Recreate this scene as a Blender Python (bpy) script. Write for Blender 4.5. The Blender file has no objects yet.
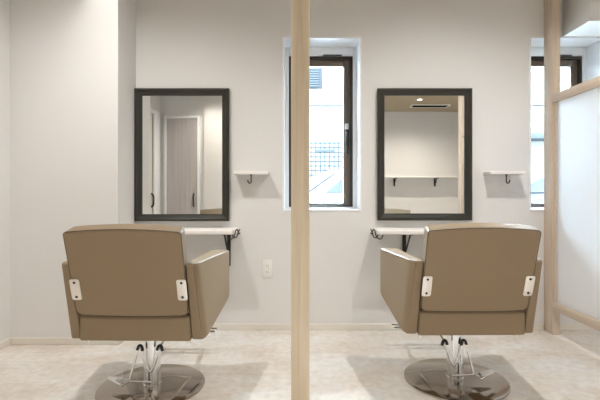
import bpy, bmesh, math, random
from mathutils import Vector, Matrix
random.seed(4)
C = bpy.context.scene.collection
R = math.radians

# ------------------------------------------------------------------ helpers
def srgb(r, g, b):
    def f(c):
        c /= 255.0
        return c / 12.92 if c <= 0.04045 else ((c + 0.055) / 1.055) ** 2.4
    return (f(r), f(g), f(b), 1.0)

def add_box(bm, x0, x1, y0, y1, z0, z1, bevel=0.0, seg=2):
    b = bmesh.new()
    bmesh.ops.create_cube(b, size=1.0)
    for v in b.verts:
        v.co = Vector(((x0 + x1) / 2 + v.co.x * (x1 - x0), (y0 + y1) / 2 + v.co.y * (y1 - y0), (z0 + z1) / 2 + v.co.z * (z1 - z0)))
    if bevel > 0:
        bmesh.ops.bevel(b, geom=b.edges[:], offset=bevel, segments=seg, profile=0.5, affect='EDGES')
    merge(bm, b)
    return bm

def merge(bm, b):
    m = bpy.data.meshes.new('tmp')
    b.to_mesh(m); b.free()
    bm.from_mesh(m)
    bpy.data.meshes.remove(m)

def add_tube(bm, pts, r, n=10, closed=False):
    pts = [Vector(p) for p in pts]
    rings = []
    up = Vector((0, 0, 1))
    prev = None
    N = len(pts)
    for i, p in enumerate(pts):
        if closed:
            t = pts[(i + 1) % N] - pts[i - 1]
        else:
            t = pts[min(i + 1, N - 1)] - pts[max(i - 1, 0)]
        t.normalize()
        if prev is None:
            a = up if abs(t.z) < 0.9 else Vector((1, 0, 0))
            u = t.cross(a).normalized()
        else:
            u = (prev - t * prev.dot(t)).normalized()
        prev = u
        w = t.cross(u)
        rad = r[i] if isinstance(r, (list, tuple)) else r
        rings.append([bm.verts.new(p + (u * math.cos(2 * math.pi * k / n) + w * math.sin(2 * math.pi * k / n)) * rad) for k in range(n)])
    M = N if closed else N - 1
    for i in range(M):
        a, b = rings[i], rings[(i + 1) % N]
        for k in range(n):
            bm.faces.new((a[k], a[(k + 1) % n], b[(k + 1) % n], b[k]))
    if not closed:
        bm.faces.new(list(reversed(rings[0]))); bm.faces.new(rings[-1])
    return bm

def smooth_path(pts, it=2):
    pts = [Vector(p) for p in pts]
    for _ in range(it):
        q = [pts[0]]
        for a, b in zip(pts, pts[1:]):
            q += [a.lerp(b, 0.25), a.lerp(b, 0.75)]
        q.append(pts[-1]); pts = q
    return pts

def add_lathe(bm, prof, n=48, cx=0, cy=0):
    rings = []
    for r, z in prof:
        if r < 1e-6:
            rings.append([bm.verts.new((cx, cy, z))])
        else:
            rings.append([bm.verts.new((cx + r * math.cos(2 * math.pi * k / n), cy + r * math.sin(2 * math.pi * k / n), z)) for k in range(n)])
    for a, b in zip(rings, rings[1:]):
        for k in range(n):
            f = [a[k % len(a)]]
            if len(a) > 1: f.append(a[(k + 1) % n])
            if len(b) > 1: f.append(b[(k + 1) % n])
            f.append(b[k % len(b)])
            if len(f) > 2: bm.faces.new(f)
    return bm

def round_poly(pts, rads, seg=6):
    out = []
    n = len(pts)
    for i in range(n):
        p = Vector(pts[i]); a = Vector(pts[i - 1]); b = Vector(pts[(i + 1) % n])
        r = rads[i] if isinstance(rads, (list, tuple)) else rads
        if r <= 0:
            out.append(p); continue
        p1 = p + (a - p).normalized() * r; p2 = p + (b - p).normalized() * r
        for k in range(seg + 1):
            t = k / seg
            out.append(p1 * (1 - t) ** 2 + p * 2 * t * (1 - t) + p2 * t * t)
    return out

def add_prism(bm, outline, d0, d1, to3, bevel=0.0, seg=3, cuts=()):
    """outline: 2D points; extruded from d0 to d1; to3(u, v, d) -> 3D"""
    b = bmesh.new()
    A = [b.verts.new((p[0], p[1], d0)) for p in outline]
    B = [b.verts.new((p[0], p[1], d1)) for p in outline]
    b.faces.new(list(reversed(A))); b.faces.new(B)
    n = len(A)
    for k in range(n):
        b.faces.new((A[k], A[(k + 1) % n], B[(k + 1) % n], B[k]))
    bmesh.ops.recalc_face_normals(b, faces=b.faces[:])
    if bevel > 0:
        b.verts.index_update()
        es = [e for e in b.edges if abs(e.verts[0].co.z - e.verts[1].co.z) < 1e-6]
        bmesh.ops.bevel(b, geom=es, offset=bevel, segments=seg, profile=0.5, affect='EDGES', clamp_overlap=True)
    for pc, pn in cuts:
        bmesh.ops.bisect_plane(b, geom=b.verts[:] + b.edges[:] + b.faces[:], plane_co=pc, plane_no=pn)
    for v in b.verts:
        v.co = Vector(to3(v.co.x, v.co.y, v.co.z))
    bmesh.ops.recalc_face_normals(b, faces=b.faces[:])
    merge(bm, b)
    return bm

def obj(name, bm, mat, parent=None, smooth=30):
    me = bpy.data.meshes.new(name)
    bmesh.ops.recalc_face_normals(bm, faces=bm.faces[:])
    bm.to_mesh(me); bm.free()
    if smooth:
        for p in me.polygons: p.use_smooth = True
        me.set_sharp_from_angle(angle=R(smooth))
    me.materials.append(mat)
    o = bpy.data.objects.new(name, me)
    C.objects.link(o)
    if parent: o.parent = parent
    return o

def tag(o, label=None, cat=None, group=None, kind=None):
    if label: o['label'] = label
    if cat: o['category'] = cat
    if group: o['group'] = group
    if kind: o['kind'] = kind
    return o

def empty(name, loc=(0, 0, 0), rz=0.0):
    o = bpy.data.objects.new(name, None)
    o.empty_display_size = 0.1
    C.objects.link(o)
    o.location = loc; o.rotation_euler = (0, 0, rz)
    return o

def thing(name, label, cat, loc=(0, 0, 0), rz=0.0, group=None):
    return tag(empty(name, loc, rz), label, cat, group)

def struct(name, bm, mat, smooth=30):
    return tag(obj(name, bm, mat, None, smooth), kind='structure')

def box(*a, **k):
    return add_box(bmesh.new(), *a, **k)

# ------------------------------------------------------------------ materials
def new_mat(name):
    m = bpy.data.materials.new(name); m.use_nodes = True
    nt = m.node_tree
    b = nt.nodes['Principled BSDF']
    return m, nt, b

def plain(name, col, rough=0.5, metal=0.0, spec=0.5, coat=0.0, bump=0.0, bscale=200.0, var=0.0):
    m, nt, b = new_mat(name)
    b.inputs['Base Color'].default_value = col
    b.inputs['Roughness'].default_value = rough
    b.inputs['Metallic'].default_value = metal
    b.inputs['Specular IOR Level'].default_value = spec
    b.inputs['Coat Weight'].default_value = coat
    if bump > 0 or var > 0:
        tc = nt.nodes.new('ShaderNodeTexCoord')
        nz = nt.nodes.new('ShaderNodeTexNoise')
        nz.inputs['Scale'].default_value = bscale; nz.inputs['Detail'].default_value = 4
        nt.links.new(tc.outputs['Object'], nz.inputs['Vector'])
        if bump > 0:
            bp = nt.nodes.new('ShaderNodeBump'); bp.inputs['Strength'].default_value = bump
            bp.inputs['Distance'].default_value = 0.002
            nt.links.new(nz.outputs['Fac'], bp.inputs['Height'])
            nt.links.new(bp.outputs['Normal'], b.inputs['Normal'])
        if var > 0:
            mx = nt.nodes.new('ShaderNodeMix'); mx.data_type = 'RGBA'
            mx.inputs['A'].default_value = tuple(c * (1 - var) for c in col[:3]) + (1,)
            mx.inputs['B'].default_value = tuple(min(1, c * (1 + var)) for c in col[:3]) + (1,)
            nt.links.new(nz.outputs['Fac'], mx.inputs['Factor'])
            nt.links.new(mx.outputs['Result'], b.inputs['Base Color'])
    return m

def wood(name, c0, c1, rough=0.5, axis='Z', scale=1.0):
    m, nt, b = new_mat(name)
    tc = nt.nodes.new('ShaderNodeTexCoord')
    mp = nt.nodes.new('ShaderNodeMapping')
    s = [38.0 * scale] * 3
    s['XYZ'.index(axis)] = 1.6 * scale
    mp.inputs['Scale'].default_value = s
    nz = nt.nodes.new('ShaderNodeTexNoise')
    nz.inputs['Scale'].default_value = 1.0; nz.inputs['Detail'].default_value = 6; nz.inputs['Distortion'].default_value = 0.6
    rp = nt.nodes.new('ShaderNodeValToRGB')
    rp.color_ramp.elements[0].position = 0.3; rp.color_ramp.elements[0].color = c0
    rp.color_ramp.elements[1].position = 0.7; rp.color_ramp.elements[1].color = c1
    nt.links.new(tc.outputs['Object'], mp.inputs['Vector'])
    nt.links.new(mp.outputs['Vector'], nz.inputs['Vector'])
    nt.links.new(nz.outputs['Fac'], rp.inputs['Fac'])
    nt.links.new(rp.outputs['Color'], b.inputs['Base Color'])
    b.inputs['Roughness'].default_value = rough
    return m

def floor_mat():
    m, nt, b = new_mat('stone_tile')
    tc = nt.nodes.new('ShaderNodeTexCoord')
    mp = nt.nodes.new('ShaderNodeMapping'); mp.inputs['Scale'].default_value = (1.0, 1.6, 1.0)
    n1 = nt.nodes.new('ShaderNodeTexNoise'); n1.inputs['Scale'].default_value = 2.2; n1.inputs['Detail'].default_value = 9; n1.inputs['Roughness'].default_value = 0.62; n1.inputs['Distortion'].default_value = 0.7
    rp = nt.nodes.new('ShaderNodeValToRGB')
    e = rp.color_ramp.elements
    e[0].position = 0.3; e[0].color = srgb(212, 200, 188)
    e[1].position = 0.68; e[1].color = srgb(235, 234, 233)
    k = e.new(0.47); k.color = srgb(226, 219, 211)
    n2 = nt.nodes.new('ShaderNodeTexNoise'); n2.inputs['Scale'].default_value = 26; n2.inputs['Detail'].default_value = 6
    r2 = nt.nodes.new('ShaderNodeValToRGB')
    r2.color_ramp.elements[0].position = 0.3; r2.color_ramp.elements[0].color = (0.84, 0.84, 0.84, 1)
    r2.color_ramp.elements[1].position = 0.62; r2.color_ramp.elements[1].color = (1, 1, 1, 1)
    mu = nt.nodes.new('ShaderNodeMix'); mu.data_type = 'RGBA'; mu.blend_type = 'MULTIPLY'; mu.inputs['Factor'].default_value = 1.0
    bk = nt.nodes.new('ShaderNodeTexBrick'); bk.offset = 0.0
    bk.inputs['Scale'].default_value = 1.0; bk.inputs['Brick Width'].default_value = 0.6; bk.inputs['Row Height'].default_value = 0.6
    bk.inputs['Mortar Size'].default_value = 0.0025; bk.inputs['Mortar Smooth'].default_value = 0.4
    mj = nt.nodes.new('ShaderNodeMix'); mj.data_type = 'RGBA'; mj.inputs['B'].default_value = srgb(228, 219, 209)
    L = nt.links.new
    L(tc.outputs['Object'], mp.inputs['Vector']); L(mp.outputs['Vector'], n1.inputs['Vector']); L(n1.outputs['Fac'], rp.inputs['Fac'])
    L(tc.outputs['Object'], n2.inputs['Vector']); L(n2.outputs['Fac'], r2.inputs['Fac'])
    L(rp.outputs['Color'], mu.inputs['A']); L(r2.outputs['Color'], mu.inputs['B'])
    L(tc.outputs['Object'], bk.inputs['Vector'])
    L(mu.outputs['Result'], mj.inputs['A']); L(bk.outputs['Fac'], mj.inputs['Factor'])
    L(mj.outputs['Result'], b.inputs['Base Color'])
    b.inputs['Roughness'].default_value = 0.28
    b.inputs['Specular IOR Level'].default_value = 0.45
    return m

def glass_mat():
    m = bpy.data.materials.new('window_glass'); m.use_nodes = True
    nt = m.node_tree; nt.nodes.clear()
    o = nt.nodes.new('ShaderNodeOutputMaterial')
    t = nt.nodes.new('ShaderNodeBsdfTransparent'); t.inputs['Color'].default_value = (0.93, 0.96, 0.97, 1)
    g = nt.nodes.new('ShaderNodeBsdfGlossy'); g.inputs['Roughness'].default_value = 0.0
    f = nt.nodes.new('ShaderNodeFresnel'); f.inputs['IOR'].default_value = 1.45
    x = nt.nodes.new('ShaderNodeMixShader')
    nt.links.new(f.outputs[0], x.inputs[0]); nt.links.new(t.outputs[0], x.inputs[1]); nt.links.new(g.outputs[0], x.inputs[2])
    nt.links.new(x.outputs[0], o.inputs['Surface'])
    return m

def frosted_mat():
    m = bpy.data.materials.new('frosted_sheet'); m.use_nodes = True
    nt = m.node_tree; nt.nodes.clear()
    o = nt.nodes.new('ShaderNodeOutputMaterial')
    t = nt.nodes.new('ShaderNodeBsdfTranslucent'); t.inputs['Color'].default_value = (0.97, 0.98, 0.99, 1)
    d = nt.nodes.new('ShaderNodeBsdfDiffuse'); d.inputs['Color'].default_value = (0.88, 0.9, 0.92, 1)
    x = nt.nodes.new('ShaderNodeMixShader'); x.inputs[0].default_value = 0.16
    g = nt.nodes.new('ShaderNodeBsdfGlossy'); g.inputs['Roughness'].default_value = 0.3
    y = nt.nodes.new('ShaderNodeMixShader'); y.inputs[0].default_value = 0.05
    nt.links.new(t.outputs[0], x.inputs[1]); nt.links.new(d.outputs[0], x.inputs[2])
    nt.links.new(x.outputs[0], y.inputs[1]); nt.links.new(g.outputs[0], y.inputs[2])
    nt.links.new(y.outputs[0], o.inputs['Surface'])
    return m

def mirror_mat():
    m = bpy.data.materials.new('mirror_silver'); m.use_nodes = True
    nt = m.node_tree; nt.nodes.clear()
    o = nt.nodes.new('ShaderNodeOutputMaterial')
    g = nt.nodes.new('ShaderNodeBsdfGlossy'); g.inputs['Roughness'].default_value = 0.0; g.inputs['Color'].default_value = (0.93, 0.94, 0.93, 1)
    nt.links.new(g.outputs[0], o.inputs['Surface'])
    return m

def lamp_mat():
    m, nt, b = new_mat('lamp_diffuser')
    b.inputs['Base Color'].default_value = (1, 0.95, 0.88, 1)
    b.inputs['Emission Color'].default_value = (1, 0.86, 0.68, 1)
    b.inputs['Emission Strength'].default_value = 6
    return m

M = dict(
    wall=plain('wall_covering', srgb(225, 223, 221), 0.85, bump=0.12, bscale=160, var=0.012),
    ceil=plain('ceiling_covering', srgb(168, 154, 132), 0.9, bump=0.08),
    trimw=plain('white_lining', srgb(238, 240, 242), 0.45, var=0.01, bscale=20),
    base=plain('cream_baseboard', srgb(226, 220, 210), 0.5, var=0.015, bscale=30),
    leather=plain('taupe_leatherette', srgb(142, 122, 96), 0.52, spec=0.4, bump=0.10, bscale=420, var=0.03),
    piping=plain('taupe_piping', srgb(92, 79, 63), 0.5, var=0.02),
    chrome=plain('chrome', (0.86, 0.87, 0.88, 1), 0.09, metal=1.0, var=0.01),
    satin=plain('satin_chrome', (0.88, 0.89, 0.90, 1), 0.2, metal=1.0, var=0.01),
    steel=plain('brushed_steel', (0.80, 0.77, 0.73, 1), 0.3, metal=1.0, var=0.03, bscale=60),
    disc=plain('polished_base_steel', (0.43, 0.385, 0.34, 1), 0.11, metal=1.0, var=0.015, bscale=9),
    rubber=plain('black_rubber', (0.012, 0.012, 0.012, 1), 0.5, var=0.05),
    black=plain('black_iron', (0.018, 0.016, 0.014, 1), 0.45, var=0.05),
    frame=plain('mirror_frame_bronze', srgb(50, 48, 43), 0.36, metal=0.15, bump=0.05, bscale=90, var=0.06),
    mirror=mirror_mat(),
    white=plain('white_laminate', srgb(240, 236, 232), 0.4, var=0.01, bscale=12),
    plastic=plain('white_plastic', srgb(240, 238, 234), 0.35, var=0.01),
    slot=plain('dark_slot', (0.03, 0.03, 0.03, 1), 0.6, var=0.02),
    oak=wood('pale_oak', srgb(204, 186, 158), srgb(224, 208, 184), 0.5, 'Z'),
    ash=wood('white_ash', srgb(196, 176, 155), srgb(219, 203, 185), 0.5, 'Z'),
    ash_y=wood('white_ash_rail', srgb(196, 176, 155), srgb(219, 203, 185), 0.5, 'Y'),
    greywood=wood('grey_woodgrain', srgb(176, 170, 168), srgb(192, 186, 184), 0.5, 'Z', 0.6),
    sashdark=plain('dark_bronze_frame', srgb(62, 57, 52), 0.4, metal=0.2, var=0.04, bscale=40),
    sash=plain('bronze_sash', srgb(116, 104, 92), 0.4, metal=0.3, var=0.04, bscale=40),
    glass=glass_mat(),
    frost=frosted_mat(),
    floor=floor_mat(),
    lamp=lamp_mat(),
    asphalt=plain('pale_paving', srgb(205, 205, 203), 0.9, bump=0.2, bscale=30, var=0.08),
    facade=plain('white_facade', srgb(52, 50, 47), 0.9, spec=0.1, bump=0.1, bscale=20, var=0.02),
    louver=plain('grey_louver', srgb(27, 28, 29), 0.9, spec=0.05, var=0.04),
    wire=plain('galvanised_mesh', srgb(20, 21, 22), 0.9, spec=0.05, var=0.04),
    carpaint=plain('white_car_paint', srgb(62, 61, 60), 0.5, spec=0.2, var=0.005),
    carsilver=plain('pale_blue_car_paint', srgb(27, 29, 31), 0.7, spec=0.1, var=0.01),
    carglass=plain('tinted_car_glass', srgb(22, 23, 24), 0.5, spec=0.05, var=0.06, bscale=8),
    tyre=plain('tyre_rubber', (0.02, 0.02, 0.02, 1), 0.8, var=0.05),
)

# ------------------------------------------------------------------ key dimensions (metres; camera at x=0,y=0)
WY = 2.897            # face of the back wall
PY = 2.614            # face of the wall pier on the left
CZ = 2.55             # ceiling
PX0, PX1 = -1.817, -1.145
LX = -2.275           # left wall further back
RX = 3.2
GZ = -0.05           # street level
BL, BR = -1.0, -2.34  # walls behind the camera
WIN = [(-0.134, 0.410), (1.566, 2.090)]
WZ0, WZ1 = 0.820, 2.022
WT = 0.26

# ------------------------------------------------------------------ room shell
struct('floor', box(-2.5, RX + 0.2, BR - 0.2, WY + WT, -0.12, 0.0), M['floor'])
struct('ceiling', box(-2.5, RX + 0.2, BR - 0.2, WY + WT, CZ, CZ + 0.12), M['ceil'])
bm = bmesh.new()
xs = [-2.5, WIN[0][0], WIN[0][1], WIN[1][0], WIN[1][1], RX + 0.2]
for i in range(5):
    if i % 2 == 0:
        add_box(bm, xs[i], xs[i + 1], WY, WY + WT, 0, CZ)
    else:
        add_box(bm, xs[i], xs[i + 1], WY, WY + WT, 0, WZ0)
        add_box(bm, xs[i], xs[i + 1], WY, WY + WT, WZ1, CZ)
struct('wall_back', bm, M['wall'])
struct('wall_pier', box(PX0, PX1, PY, WY, 0, CZ), M['wall'])
bm = bmesh.new()
add_box(bm, -2.5, PX0, 1.6, WY, 0, CZ)
struct('wall_left_front', bm, M['wall'])
struct('wall_left', box(-2.5, LX, BL, 1.6, 0, CZ), M['wall'])
bm = box(-2.5, -1.57, BR, BL, 0, CZ)
add_box(bm, -1.57, -1.15, BR, BL + 0.06, 0, CZ)
struct('wall_rear_left', bm, M['wall'])
struct('wall_rear', box(-2.5, RX + 0.2, BR - 0.2, BR, 0, CZ), M['wall'])
struct('wall_right', box(RX, RX + 0.2, BR, WY, 0, CZ), M['wall'])
struct('wall_bulkhead', box(1.80, RX, WY - 0.263, WY, WZ1, CZ), M['wall'])

def baseboard(name, x0, x1, y0, y1):
    struct(name, box(x0, x1, y0, y1, 0, 0.045, bevel=0.003, seg=1), M['base'])
T = 0.009
baseboard('baseboard_back', PX1 + T, 1.665, WY - T, WY)
baseboard('baseboard_back_right', 1.722, RX, WY - T, WY)
baseboard('baseboard_pier', PX0, PX1 + T, PY - T, PY)
baseboard('baseboard_pier_side', PX1, PX1 + T, PY, WY)
baseboard('baseboard_left', PX0, PX0 + T, 1.6, PY - T)

# ------------------------------------------------------------------ windows
def make_window(n, x0, x1, handle=True):
    w = tag(empty('window_%d' % n, ((x0 + x1) / 2, WY, WZ0)), kind='structure')
    hw = (x1 - x0) / 2; H = WZ1 - WZ0
    t = 0.012
    bm = bmesh.new()      # white reveal lining, flush with the wall
    add_box(bm, -hw, -hw + t, -0.004, 0.20, 0, H); add_box(bm, hw - t, hw, -0.004, 0.20, 0, H)
    add_box(bm, -hw + t, hw - t, -0.004, 0.20, 0, t); add_box(bm, -hw + t, hw - t, -0.004, 0.20, H - t, H)
    obj('reveal_lining', bm, M['trimw'], w)
    bm = bmesh.new()      # white inner casing
    f = 0.026; ft = 0.062; fb = 0.012
    y0, y1 = 0.165, WT
    a, b, c, d = -hw + t, hw - t, t, H - t
    add_box(bm, a, a + f, y0, y1, c, d, bevel=0.003); add_box(bm, b - f, b, y0, y1, c, d, bevel=0.003)
    add_box(bm, a + f, b - f, y0, y1, c, c + fb, bevel=0.002); add_box(bm, a + f, b - f, y0, y1, d - ft, d, bevel=0.003)
    obj('casing', bm, M['trimw'], w)
    a += f; b -= f; c += fb; d -= ft
    bm = bmesh.new()      # bronze outer frame
    g = 0.020
    add_box(bm, a, a + g, 0.18, WT, c, d, bevel=0.002); add_box(bm, b - g, b, 0.18, WT, c, d, bevel=0.002)
    add_box(bm, a + g, b - g, 0.18, WT, c, c + g * .7, bevel=0.002); add_box(bm, a + g, b - g, 0.18, WT, d - g, d, bevel=0.002)
    obj('window_frame', bm, M['sashdark'], w)
    a += g; b -= g; c += g * .7; d -= g
    s = empty('casement'); s.parent = w
    s.location = (0, 0, 0)
    bm = bmesh.new()
    k = 0.046
    add_box(bm, a, a + k, 0.205, 0.245, c, d, bevel=0.002); add_box(bm, b - k, b, 0.205, 0.245, c, d, bevel=0.002)
    add_box(bm, a + k, b - k, 0.205, 0.245, c, c + 0.014, bevel=0.002); add_box(bm, a + k, b - k, 0.205, 0.245, d - k, d, bevel=0.002)
    add_box(bm, b - k + 0.012, b - k + 0.020, 0.199, 0.206, c, d); add_box(bm, a + 0.012, a + 0.020, 0.199, 0.206, c, d)
    obj('sash', bm, M['sash'], s)
    obj('pane', box(a + k - .004, b - k + .004, 0.222, 0.228, c + 0.010, d - k + .004), M['glass'], s, smooth=0)
    if handle:
        bm = bmesh.new()
        hx = b - k * 0.45; hz = 0.47
        add_box(bm, hx - 0.012, hx + 0.012, 0.186, 0.206, hz, hz + 0.12, bevel=0.004)
        add_box(bm, hx - 0.008, hx + 0.008, 0.160, 0.190, hz + 0.075, hz + 0.10, bevel=0.004)
        add_tube(bm, smooth_path([(hx, 0.166, hz + 0.09), (hx + .004, 0.160, hz + 0.04), (hx - .004, 0.162, hz - 0.06)]), 0.009)
        obj('handle', bm, M['black'], s)
        obj('latch', box(hx - 0.016, hx + 0.010, 0.176, 0.206, hz + 0.125, hz + 0.165, bevel=0.003), M['steel'], s)
    obj('stay', box(b - 0.20, b - 0.06, 0.165, 0.18, d + 0.020, d + 0.030, bevel=0.002), M['black'], w)
    return w
make_window(1, *WIN[0])
make_window(2, *WIN[1])

# ------------------------------------------------------------------ doors seen in the mirror
d = tag(empty('door_1', (-1.925, BL, 0)), kind='structure')
obj('leaf', box(-0.245, 0.245, 0, 0.03, 0.005, 2.17), M['greywood'], d)
bm = bmesh.new()
add_box(bm, -0.285, -0.245, 0, 0.045, 0, 2.21, bevel=0.003); add_box(bm, 0.245, 0.285, 0, 0.045, 0, 2.21, bevel=0.003)
add_box(bm, -0.245, 0.245, 0, 0.045, 2.17, 2.21, bevel=0.003)
obj('door_frame', bm, M['trimw'], d)
bm = bmesh.new(); add_tube(bm, smooth_path([(0.19, 0.03, 0.76), (0.19, 0.065, 0.78), (0.19, 0.065, 0.94), (0.19, 0.03, 0.96)]), 0.011)
obj('door_handle', bm, M['black'], d)
d = tag(empty('door_2', (LX, -0.15, 0)), kind='structure')
obj('leaf', box(0, 0.02, -0.40, 0.42, 0.005, 2.17), M['base'], d)
obj('door_seam', box(0, 0.016, -0.43, -0.40, 0.005, 2.17), M['slot'], d)
bm = bmesh.new()
add_box(bm, 0, 0.045, -0.66, -0.43, 0, 2.23, bevel=0.003); add_box(bm, 0, 0.045, 0.42, 0.48, 0, 2.23, bevel=0.003)
add_box(bm, 0, 0.045, -0.43, 0.42, 2.17, 2.23, bevel=0.003)
obj('door_frame', bm, M['trimw'], d)
bm = bmesh.new(); add_tube(bm, smooth_path([(0.02, -0.36, 0.76), (0.06, -0.36, 0.78), (0.06, -0.36, 0.94), (0.02, -0.36, 0.96)]), 0.011)
obj('door_handle', bm, M['black'], d)

# ------------------------------------------------------------------ middle post
o = obj('wooden_post', box(-0.038, 0.038, -0.038, 0.038, 0, CZ, bevel=0.003), M['oak'])
o.location = (-0.007, 1.76, 0)
tag(o, 'square pale oak post rising from floor to ceiling between the two chairs', 'post')

# ------------------------------------------------------------------ partition on the right
pt = thing('partition_screen', 'pale wood framed partition with frosted white panel on the far right', 'partition', (1.694, WY, 0))
W2 = 0.0265
obj('post', box(-W2, W2, -0.10, -0.0005, 0, CZ, bevel=0.003), M['ash'], pt)
obj('post', box(-W2, W2, -1.62, -1.53, 0, CZ, bevel=0.003), M['ash'], pt)
obj('rail', box(-W2, W2, -1.53, -0.10, 1.545, 1.600, bevel=0.003), M['ash_y'], pt)
obj('rail', box(-W2, W2, -1.53, -0.10, 0.165, 0.217, bevel=0.003), M['ash_y'], pt)
obj('panel', box(-0.003, 0.003, -1.526, -0.104, 0.214, 1.548), M['frost'], pt, smooth=0)
for yy in (-1.522, -0.108):
    for x0 in (-0.014, 0.004):
        obj('bead', box(x0, x0 + 0.010, yy - .008, yy + .008, 0.2175, 1.5445), M['ash'], pt)

# ------------------------------------------------------------------ wall mirrors
def make_mirror(x0, x1, z0, z1, label):
    t = thing('wall_mirror', label, 'mirror', ((x0 + x1) / 2, WY, z0), group='framed wall mirrors')
    w = (x1 - x0) / 2; h = z1 - z0
    prof = [(0, 0), (0, -0.030), (0.006, -0.037), (0.016, -0.037), (0.022, -0.031), (0.040, -0.024), (0.046, -0.024), (0.048, -0.016), (0.048, 0)]
    bm = bmesh.new()
    rings = []
    for sx, sz in ((-1, 0), (1, 0), (1, 1), (-1, 1)):
        rings.append([bm.verts.new((sx * (w - p), q - 0.0005, (p if sz == 0 else h - p))) for p, q in prof])
    for i in range(4):
        a, b = rings[i], rings[(i + 1) % 4]
        for k in range(len(prof)):
            j = (k + 1) % len(prof)
            bm.faces.new((a[k], a[j], b[j], b[k]))
    obj('frame', bm, M['frame'], t, smooth=0)
    obj('mirror_glass', box(-w + 0.044, w - 0.044, -0.014, -0.009, 0.044, h - 0.044), M['mirror'], t, smooth=0)
    return t
make_mirror(-1.144, -0.500, 0.752, 1.660, 'dark framed rectangular mirror above the left chair, reflecting a grey door')
make_mirror(0.518, 1.163, 0.757, 1.660, 'dark framed rectangular mirror above the right chair, reflecting a long shelf')

# ------------------------------------------------------------------ counters under the mirrors
def make_counter(x0, x1, brackets, hook_side, label):
    t = thing('counter_shelf', label, 'shelf', ((x0 + x1) / 2, WY, 0.707), group='narrow counters under the mirrors')
    w = (x1 - x0) / 2
    D = 0.25
    obj('counter_top', box(-w, w, -D, -0.001, -0.027, 0, bevel=0.003), M['white'], t)
    for bx in brackets:
        bx -= (x0 + x1) / 2
        bm = bmesh.new()
        add_box(bm, bx - 0.012, bx + 0.012, -0.014, -0.001, -0.265, -0.027, bevel=0.002)
        add_box(bm, bx - 0.012, bx + 0.012, -0.20, -0.014, -0.035, -0.027, bevel=0.002)
        b = obj('bracket', bm, M['black'], t)
        bm = bmesh.new()
        add_tube(bm, [(bx, -0.012, -0.20), (bx, -0.17, -0.036)], 0.006, 8)
        obj('brace', bm, M['black'], b)
    s = hook_side
    e = s * w
    bm = bmesh.new()
    y = -0.20
    add_tube(bm, smooth_path([(e - s * .04, y, -0.030), (e - s * .035, y, -0.055), (e - s * .015, y, -0.062), (e + s * .004, y, -0.045), (e + s * .010, y, -0.010),
                              (e + s * .020, y, 0.006), (e + s * .028, y, -0.012), (e + s * .030, y, -0.030), (e + s * .042, y - .02, -0.018)], 3), 0.0035, 8)
    add_tube(bm, smooth_path([(e - s * .02, y + .05, -0.028), (e - s * .01, y + .05, -0.058), (e + s * .012, y + .05, -0.055), (e + s * .022, y + .05, -0.015), (e + s * .032, y + .05, 0.0)], 3), 0.0035, 8)
    obj('hook', bm, M['black'], t)
    return t
make_counter(-1.140, -0.438, (-0.503, -0.98), 1, 'narrow white counter shelf on the wall below the left mirror')
make_counter(0.480, 1.216, (0.703, 1.05), -1, 'narrow white counter shelf on the wall below the right mirror')

# ------------------------------------------------------------------ little wall shelves
def make_small_shelf(x0, x1, label, s):
    t = thing('small_wall_shelf', label, 'shelf', ((x0 + x1) / 2, WY, 1.068), group='little shelves beside the mirrors')
    w = (x1 - x0) / 2
    obj('board', box(-w, w, -0.11, -0.001, 0, 0.022, bevel=0.002), M['white'], t)
    bm = bmesh.new()
    y = -0.085
    add_tube(bm, smooth_path([(0, y, 0), (0, y, -0.030), (-0.002 * s, y, -0.052), (0.010 * s, y, -0.060), (0.020 * s, y, -0.052), (0.022 * s, y, -0.036)], 3), 0.0042, 8)
    add_box(bm, -0.007, 0.007, y - 0.007, y + 0.007, -0.005, 0, bevel=0.001)
    obj('hook', bm, M['black'], t)
make_small_shelf(-0.456, -0.226, 'small white wall shelf with black hook beside the left mirror', -1)
make_small_shelf(1.250, 1.487, 'small white wall shelf with black hook beside the right mirror', 1)

# ------------------------------------------------------------------ outlet
t = thing('wall_outlet', 'white electrical outlet plate low on the wall right of the left chair', 'outlet', (-0.238, WY, 0.424))
obj('cover_plate', box(-0.035, 0.035, -0.007, -0.0005, -0.06, 0.06, bevel=0.003), M['plastic'], t)
for dz in (0.022, -0.022):
    so = obj('socket', box(-0.016, 0.016, -0.0105, -0.007, dz - 0.019, dz + 0.019, bevel=0.0015), M['plastic'], t)
    bm = bmesh.new()
    for sx in (-0.006, 0.006):
        add_box(bm, sx - 0.001, sx + 0.001, -0.0112, -0.0100, dz - 0.005, dz + 0.005)
    obj('slot', bm, M['slot'], so, smooth=0)

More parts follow.
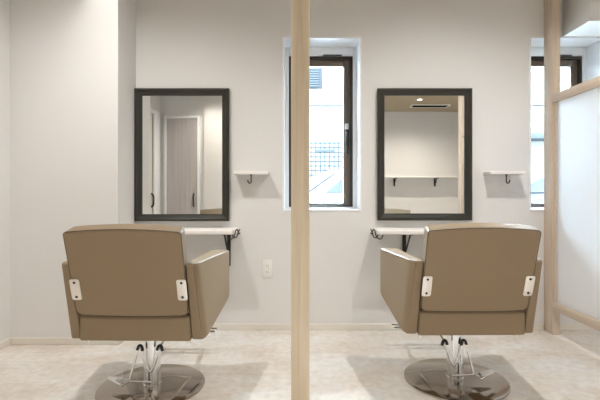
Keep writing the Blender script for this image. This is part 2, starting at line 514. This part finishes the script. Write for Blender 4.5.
# ------------------------------------------------------------------ salon chairs
def make_chair(label, loc, rz, s):
    """origin at the base on the floor, +y = the way the sitter faces; s = side of the foot pedal"""
    t = thing('salon_chair', label, 'chair', loc, rz, 'taupe salon chairs')
    lea = M['leather']
    # --- base disc
    bm = bmesh.new()
    add_lathe(bm, [(0, 0), (0.247, 0), (0.250, 0.003), (0.249, 0.009), (0.242, 0.013), (0.07, 0.017), (0.065, 0.017), (0, 0.017)], 96)
    obj('base_disc', bm, M['disc'], t)
    # --- column
    bm = bmesh.new()
    add_lathe(bm, [(0.0425, 0.016), (0.0425, 0.021), (0.040, 0.023), (0.040, 0.286)], 40)
    col = obj('column', bm, M['satin'], t)
    bm = bmesh.new()
    add_box(bm, -0.0025, 0.0025, -0.0415, -0.036, 0.024, 0.10)
    obj('seam', bm, M['slot'], col, smooth=0)
    # --- seat mount under the seat
    bm = bmesh.new()
    add_box(bm, -0.11, 0.11, -0.11, 0.13, 0.275, 0.292, bevel=0.004)
    obj('seat_mount', bm, M['steel'], t)
    # --- foot pedal: bent rod, black sleeves, flat foot pad
    pump = empty('pump_lever'); pump.parent = t; pump.location = (0.012 if s < 0 else -0.028, 0, 0)
    bm = bmesh.new()
    y = -0.050
    path = [(s * 0.092, y - .02, 0.060), (s * 0.062, y - .005, 0.190), (s * 0.056, y, 0.212), (s * 0.046, y, 0.210), (s * 0.034, y, 0.150), (s * 0.008, y, 0.092),
            (-s * 0.004, y, 0.092), (-s * 0.026, y, 0.150), (-s * 0.040, y, 0.210), (-s * 0.050, y + .01, 0.220), (-s * 0.06, y + 0.06, 0.255)]
    add_tube(bm, smooth_path(path, 3), 0.0052, 10)
    obj('rod', bm, M['chrome'], pump)
    for cx in (s * 0.050, -s * 0.044):
        bm = bmesh.new()
        add_tube(bm, smooth_path([(cx + s * 0.013, y - .003, 0.196), (cx + s * 0.007, y, 0.217), (cx - s * 0.006, y, 0.216), (cx - s * 0.011, y, 0.192)], 3), 0.0075, 10)
        obj('sleeve', bm, M['rubber'], pump)
    bm = bmesh.new()
    add_tube(bm, [(-s * 0.006, y - .004, 0.046), (s * 0.10, y - .022, 0.058)], 0.0058, 10)
    obj('pedal_arm', bm, M['chrome'], pump)
    bm = bmesh.new()
    tri = round_poly([(s * 0.085, -0.060), (s * 0.105, -0.125), (s * 0.205, -0.060), (s * 0.200, -0.035)], 0.008, 4)
    add_prism(bm, tri, 0.052, 0.060, lambda u, v, d: (u, v, d + (abs(u) - .085) * 0.07), bevel=0.002, seg=2)
    obj('foot_pad', bm, M['chrome'], pump)
    # --- seat: box shell + cushion
    bm = bmesh.new()
    out = round_poly([(-0.206, 0.290), (0.14, 0.290), (0.165, 0.405), (-0.206, 0.405)], [0.012, 0.02, 0.02, 0.02], 5)
    add_prism(bm, out, -0.243, 0.243, lambda u, v, d: (d, u, v), bevel=0.008)
    obj('seat_box', bm, lea, t)
    bm = bmesh.new()
    out = round_poly([(-0.14, 0.405), (0.17, 0.405), (0.185, 0.475), (0.12, 0.49), (-0.14, 0.475)], [0.01, 0.03, 0.03, 0.05, 0.02], 5)
    add_prism(bm, out, -0.242, 0.242, lambda u, v, d: (d, u, v + 0.012 * (1 - (d / .27) ** 2) * (v > .44)), bevel=0.02)
    obj('seat_cushion', bm, lea, t)
    # --- backrest
    zb, zt = 0.405, 0.776
    wb, wt = 0.2425, 0.2435
    pts = [(-wb, zb), (wb, zb), (wt, zt)]
    n = 14
    o2 = round_poly([(-wb, zb + .004), (wb, zb + .004), (wt, zt), (-wt, zt)], [0.03, 0.03, 0.014, 0.014], 6)
    # subdivide the long edges so the crown can arch
    dense = []
    for i in range(len(o2)):
        a = o2[i]; b = o2[(i + 1) % len(o2)]
        k = max(1, int((b - a).length / 0.03))
        for j in range(k):
            dense.append(a.lerp(b, j / k))
    def back3(u, v, dd):
        f = (v - zb) / (zt - zb)
        arch = 0.013 * (1 - (u / wt) ** 2) * max(0, f) ** 3
        sag = -0.006 * (1 - (u / wb) ** 2) * max(0, 1 - f * 3)
        yy = -0.226 - 0.110 * f + dd
        return (u * (1 - 0.3 * dd), yy, v + arch + sag + 0.30 * dd * max(0, f) ** 2)
    bm = bmesh.new()
    add_prism(bm, dense, 0.0, 0.070, back3, bevel=0.012, seg=4)
    bk = obj('backrest', bm, lea, t)
    wn = bk.modifiers.new('normals', 'WEIGHTED_NORMAL'); wn.keep_sharp = True; wn.weight = 90
    bm = bmesh.new()
    rim = [Vector(back3(p.x * .992, zb + (p.y - zb) * .992 + .001, 0.004)) for p in dense]
    add_tube(bm, rim, 0.0022, 6, closed=True)
    obj('piping', bm, M['piping'], bk)
    # --- arms
    for sx in (-1, 1):
        side = [(-0.284, 0.643), (0.168, 0.643), (0.168, 0.395), (-0.130, 0.298), (-0.185, 0.288)]
        o3 = round_poly(side, [0.014, 0.016, 0.03, 0.03, 0.02], 6)
        p0 = Vector((-0.284, 0.643)); ed = (Vector((-0.185, 0.288)) - p0).normalized(); nn = Vector((-ed.y, ed.x))
        cuts = [((p0.x + nn.x * q, p0.y + nn.y * q, 0), (nn.x, nn.y, 0)) for q in (0.018, 0.024, 0.032, 0.042, 0.055)]
        def arm3(u, v, d):
            f = (d - 0.246) / 0.042
            g = max(0.0, 1 - ((u - p0.x) * nn.x + (v - p0.y) * nn.y) / 0.055)
            return (sx * (d + f * (0.057 * (u + .284) / .452 - 0.013 * g * g)), u, v)
        bm = bmesh.new()
        add_prism(bm, o3, 0.246, 0.288, arm3, bevel=0.013, seg=4, cuts=cuts)
        ar = obj('arm', bm, lea, t)
        wn = ar.modifiers.new('normals', 'WEIGHTED_NORMAL'); wn.keep_sharp = True; wn.weight = 90
        bm = bmesh.new()
        rim = [Vector(arm3(p.x * .972, .46 + (p.y - .46) * .972, 0.2855)) for p in o3]
        add_tube(bm, rim, 0.0022, 6, closed=True)
        obj('piping', bm, M['piping'], ar)
        # chrome plate joining backrest and arm
        bm = bmesh.new()
        pl = round_poly([(-0.021, -0.047), (0.021, -0.047), (0.021, 0.047), (-0.021, 0.047)], 0.011, 5)
        zc = 0.528
        def pl3(u, v, d):
            f = (zc + v - zb) / (zt - zb)
            uu = sx * (0.226 + u)
            return (uu, -0.226 - 0.110 * f - d, zc + v)
        add_prism(bm, pl, 0.0, 0.005, pl3, bevel=0.0015, seg=2)
        hp = obj('hinge_plate', bm, M['steel'], t)
        for vz in (-0.032, 0.032):
            c = Vector(pl3(0.0, vz, 0.005))
            bm = bmesh.new()
            add_tube(bm, [c + Vector((0, 0.001, 0)), c + Vector((0, -0.0035, 0))], [0.006, 0.0045], 12)
            obj('screw', bm, M['black'] , hp)
    # --- footrest: twin chrome rods on two bent arms
    fr = empty('footrest'); fr.parent = t
    for yy in (0.40, 0.455):
        bm = bmesh.new()
        add_tube(bm, [(-0.215, yy, 0.138), (0.215, yy, 0.138)], 0.0095, 12)
        obj('footrest_bar', bm, M['chrome'], fr)
    for xx in (-0.105, 0.105):
        bm = bmesh.new()
        add_tube(bm, smooth_path([(xx, 0.10, 0.283), (xx, 0.20, 0.270), (xx, 0.32, 0.205), (xx, 0.40, 0.148), (xx, 0.46, 0.144)], 2), 0.010, 10)
        obj('support_arm', bm, M['chrome'], fr)
    # chrome bolts under the arms
    for sx in (-1, 1):
        for k, yy in enumerate((-0.16, -0.12)):
            bm = bmesh.new()
            add_tube(bm, [(sx * (0.225 - k * 0.035), yy, 0.292), (sx * (0.225 - k * 0.035), yy, 0.270)], 0.010, 12)
            obj('glide', bm, M['steel'], t)
    return t
make_chair('taupe salon chair on chrome column facing the left mirror', (-0.726, 2.036, 0), R(-1), -1)
make_chair('taupe salon chair on chrome column facing the right mirror', (0.769, 2.110, 0), R(1), 1)

# ------------------------------------------------------------------ things seen in the mirrors, behind the camera
t = thing('long_wall_shelf', 'long white shelf on the far wall seen in the right mirror', 'shelf', (2.0, BR, 1.27))
obj('board', box(-1.15, 1.15, 0.0005, 0.24, 0, 0.028, bevel=0.003), M['white'], t)
for bx in (-0.22, 0.56):
    bm = bmesh.new()
    add_box(bm, bx - .016, bx + .016, 0.0005, 0.014, -0.16, 0, bevel=0.002)
    add_box(bm, bx - .016, bx + .016, 0.014, 0.20, -0.012, 0, bevel=0.002)
    add_tube(bm, [(bx, 0.010, -0.14), (bx, 0.15, -0.012)], 0.007, 8)
    obj('bracket', bm, M['black'], t)
t = thing('ceiling_vent', 'slim slotted vent in the ceiling seen in the right mirror', 'vent', (2.3, -1.80, CZ))
bm = bmesh.new()
add_box(bm, -0.34, 0.34, -0.11, -0.09, -0.014, -0.0005); add_box(bm, -0.34, 0.34, 0.09, 0.11, -0.014, -0.0005)
add_box(bm, -0.34, -0.32, -0.09, 0.09, -0.014, -0.0005); add_box(bm, 0.32, 0.34, -0.09, 0.09, -0.014, -0.0005)
obj('vent_frame', bm, M['plastic'], t)
bm = bmesh.new()
for k in range(6):
    yy = -0.075 + k * 0.03
    add_box(bm, -0.32, 0.32, yy - 0.004, yy + 0.004, -0.012, -0.001)
obj('louver', bm, M['louver'], t)

# ------------------------------------------------------------------ downlights
LIGHTS = [
    (-0.96, 1.80, 41, 'recessed ceiling downlight above the left chair'),
    (0.96, 1.80, 44, 'recessed ceiling downlight above the right chair'),
    (-1.20, 2.535, 5, 'recessed ceiling downlight close to the pier on the left'),
    (-0.90, -0.20, 22, 'recessed ceiling downlight behind the left chair'),
    (0.90, -0.20, 22, 'recessed ceiling downlight behind the right chair'),
    (1.98, -1.30, 56, 'recessed ceiling downlight seen in the right mirror'),
    (-1.38, -0.50, 16, 'recessed ceiling downlight over the wall end seen in the left mirror'),
    (2.45, 1.20, 35, 'recessed ceiling downlight beyond the frosted partition'),
]
for (lx, ly, pw, lab) in LIGHTS:
    t = thing('downlight', lab, 'ceiling light', (lx, ly, CZ), group='recessed downlights')
    bm = bmesh.new()
    add_lathe(bm, [(0.036, -0.001), (0.036, -0.008), (0.048, -0.008), (0.050, -0.005), (0.050, -0.001)], 32)
    obj('trim_ring', bm, M['plastic'], t)
    bm = bmesh.new()
    add_lathe(bm, [(0, -0.002), (0.035, -0.002), (0.035, -0.004), (0, -0.004)], 32)
    obj('lamp', bm, M['lamp'], t)
    ld = bpy.data.lights.new('downlight_beam', 'SPOT')
    ld.energy = pw * (0.95 if pw > 10 else 2.2); ld.color = (1.0, 0.982, 0.945) if ly > 0 else (1.0, 0.93, 0.83)
    ld.spot_size = R(152) if pw > 10 else R(62); ld.spot_blend = 0.9; ld.shadow_soft_size = 0.02
    lo = bpy.data.objects.new('downlight_beam', ld); C.objects.link(lo)
    lo.location = (lx, ly, CZ - 0.015)

# ------------------------------------------------------------------ outdoors
struct('ground', box(-14, 22, WY + WT, 26, -0.30, GZ), M['asphalt'])
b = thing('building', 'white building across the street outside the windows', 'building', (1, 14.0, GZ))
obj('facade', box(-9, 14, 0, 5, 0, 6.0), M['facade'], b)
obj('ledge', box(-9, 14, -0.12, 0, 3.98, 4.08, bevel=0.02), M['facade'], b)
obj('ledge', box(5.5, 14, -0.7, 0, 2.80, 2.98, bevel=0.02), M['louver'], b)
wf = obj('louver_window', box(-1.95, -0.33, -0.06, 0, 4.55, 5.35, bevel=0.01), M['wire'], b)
bm = bmesh.new()
for k in range(9):
    z = 4.60 + k * 0.08
    add_box(bm, -1.9, -0.43, -0.10, -0.062, z, z + 0.045)
obj('slats', bm, M['louver'], wf)
f = thing('mesh_fence', 'galvanised square mesh fence behind the white car outside', 'fence', (1.4, 11.0, GZ))
bm = bmesh.new()
for k in range(35):
    add_box(bm, -2.0 + k * 0.12 - .016, -2.0 + k * 0.12 + .016, -.016, .016, 0.05, 2.40)
for k in range(20):
    z = 0.08 + k * 0.12
    add_box(bm, -2.05, 2.10, -.017, .015, z - .016, z + .016)
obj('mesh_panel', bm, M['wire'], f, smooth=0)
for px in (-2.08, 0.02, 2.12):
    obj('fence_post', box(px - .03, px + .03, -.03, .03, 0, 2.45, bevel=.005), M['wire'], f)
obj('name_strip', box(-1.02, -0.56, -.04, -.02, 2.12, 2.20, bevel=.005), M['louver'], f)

def make_car(label, loc, rz, paint):
    c = thing('car', label, 'car', loc, rz, 'cars parked outside')
    low = [(-1.95, 0.35), (-1.98, 0.75), (-1.9, 0.98), (0.85, 1.00), (1.75, 0.86), (1.98, 0.70), (1.98, 0.35)]
    bm = bmesh.new()
    add_prism(bm, round_poly(low, [.08, .1, .1, .3, .2, .12, .08], 5), -0.86, 0.86, lambda u, v, d: (u, d * (1 - 0.06 * max(0, abs(u) - 1.2)), v), bevel=0.07, seg=4)
    obj('body', bm, paint, c)
    top = [(-1.80, 0.96), (-1.55, 1.42), (-1.2, 1.53), (-0.1, 1.55), (0.25, 1.48), (1.05, 0.98)]
    bm = bmesh.new()
    add_prism(bm, round_poly(top, [0, .15, .2, .3, .2, 0], 5), -0.78, 0.78, lambda u, v, d: (u, d * (1 - 0.28 * (v - .96)), v), bevel=0.05, seg=3)
    obj('cabin', bm, paint, c)
    for sy in (-1, 1):
        for w in ([(-0.28, 1.02), (0.72, 1.02), (0.20, 1.42), (-0.28, 1.44)], [(-1.5, 1.02), (-0.36, 1.02), (-0.36, 1.44), (-1.25, 1.42)]):
            bm = bmesh.new()
            add_prism(bm, round_poly(w, .05, 4), 0.0, 0.012, lambda u, v, d: (u, sy * (0.78 * (1 - 0.28 * (v - .96)) + d), v), bevel=0.003, seg=1)
            obj('side_window', bm, M['carglass'], c)
    bm = bmesh.new()
    add_prism(bm, round_poly([(-0.62, 0.10), (0.62, 0.10), (0.52, 0.84), (-0.52, 0.84)], .06, 4), 0.012, 0.03,
              lambda u, v, d: (1.05 - 0.80 * v + d * .53, u, 0.98 + 0.50 * v + d * .85), bevel=0.003, seg=1)
    obj('windshield', bm, M['carglass'], c)
    for wx in (-1.25, 1.25):
        for sy in (-1, 1):
            bm = bmesh.new()
            add_tube(bm, [(wx, sy * 0.70, 0.32), (wx, sy * 0.72, 0.32), (wx, sy * 0.87, 0.32), (wx, sy * 0.89, 0.32)], [0.29, 0.32, 0.32, 0.29], 28)
            wh = obj('wheel', bm, M['tyre'], c)
            bm = bmesh.new()
            add_tube(bm, [(wx, sy * 0.88, 0.32), (wx, sy * 0.90, 0.32)], [0.2, 0.18], 20)
            obj('hub_cap', bm, M['steel'], wh)
    for sy in (-1, 1):
        obj('headlight', box(1.88, 1.99, sy * .62 - .14, sy * .62 + .14, 0.66, 0.76, bevel=.02), M['carglass'], c)
    return c
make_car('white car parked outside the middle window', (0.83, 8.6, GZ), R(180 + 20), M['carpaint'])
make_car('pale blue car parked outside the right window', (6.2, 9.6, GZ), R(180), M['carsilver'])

# ------------------------------------------------------------------ daylight
w = bpy.data.worlds.new('world'); bpy.context.scene.world = w; w.use_nodes = True
bg = w.node_tree.nodes['Background']
bg.inputs['Color'].default_value = (0.64, 0.82, 1.0, 1); bg.inputs['Strength'].default_value = 62.0
sd = bpy.data.lights.new('sun', 'SUN'); sd.energy = 1.0; sd.angle = R(2); sd.color = (1, 0.97, 0.92)
so = bpy.data.objects.new('sun', sd); C.objects.link(so); so.rotation_euler = (R(48), 0, R(-25))
for i, (x0, x1) in enumerate(WIN):
    a = bpy.data.lights.new('window_portal', 'AREA'); a.shape = 'RECTANGLE'; a.size = x1 - x0; a.size_y = WZ1 - WZ0
    a.cycles.is_portal = True
    ao = bpy.data.objects.new('window_portal', a); C.objects.link(ao)
    ao.location = ((x0 + x1) / 2, WY + WT + 0.02, (WZ0 + WZ1) / 2); ao.rotation_euler = (R(-90), 0, 0)

# ------------------------------------------------------------------ camera
cd = bpy.data.cameras.new('camera'); cam = bpy.data.objects.new('camera', cd); C.objects.link(cam)
cam.location = (0, 0, 0.924); cam.rotation_euler = (R(90), 0, 0)
cd.sensor_width = 36; cd.lens = 420 / 600 * 36
cd.shift_x = -2 / 600; cd.shift_y = -4 / 600
cd.clip_start = 0.02
sc = bpy.context.scene
sc.camera = cam
vs = sc.view_settings
vs.view_transform = 'Standard'; vs.look = 'None'; vs.gamma = 1.0; vs.use_curve_mapping = False
vs.exposure = 1.10
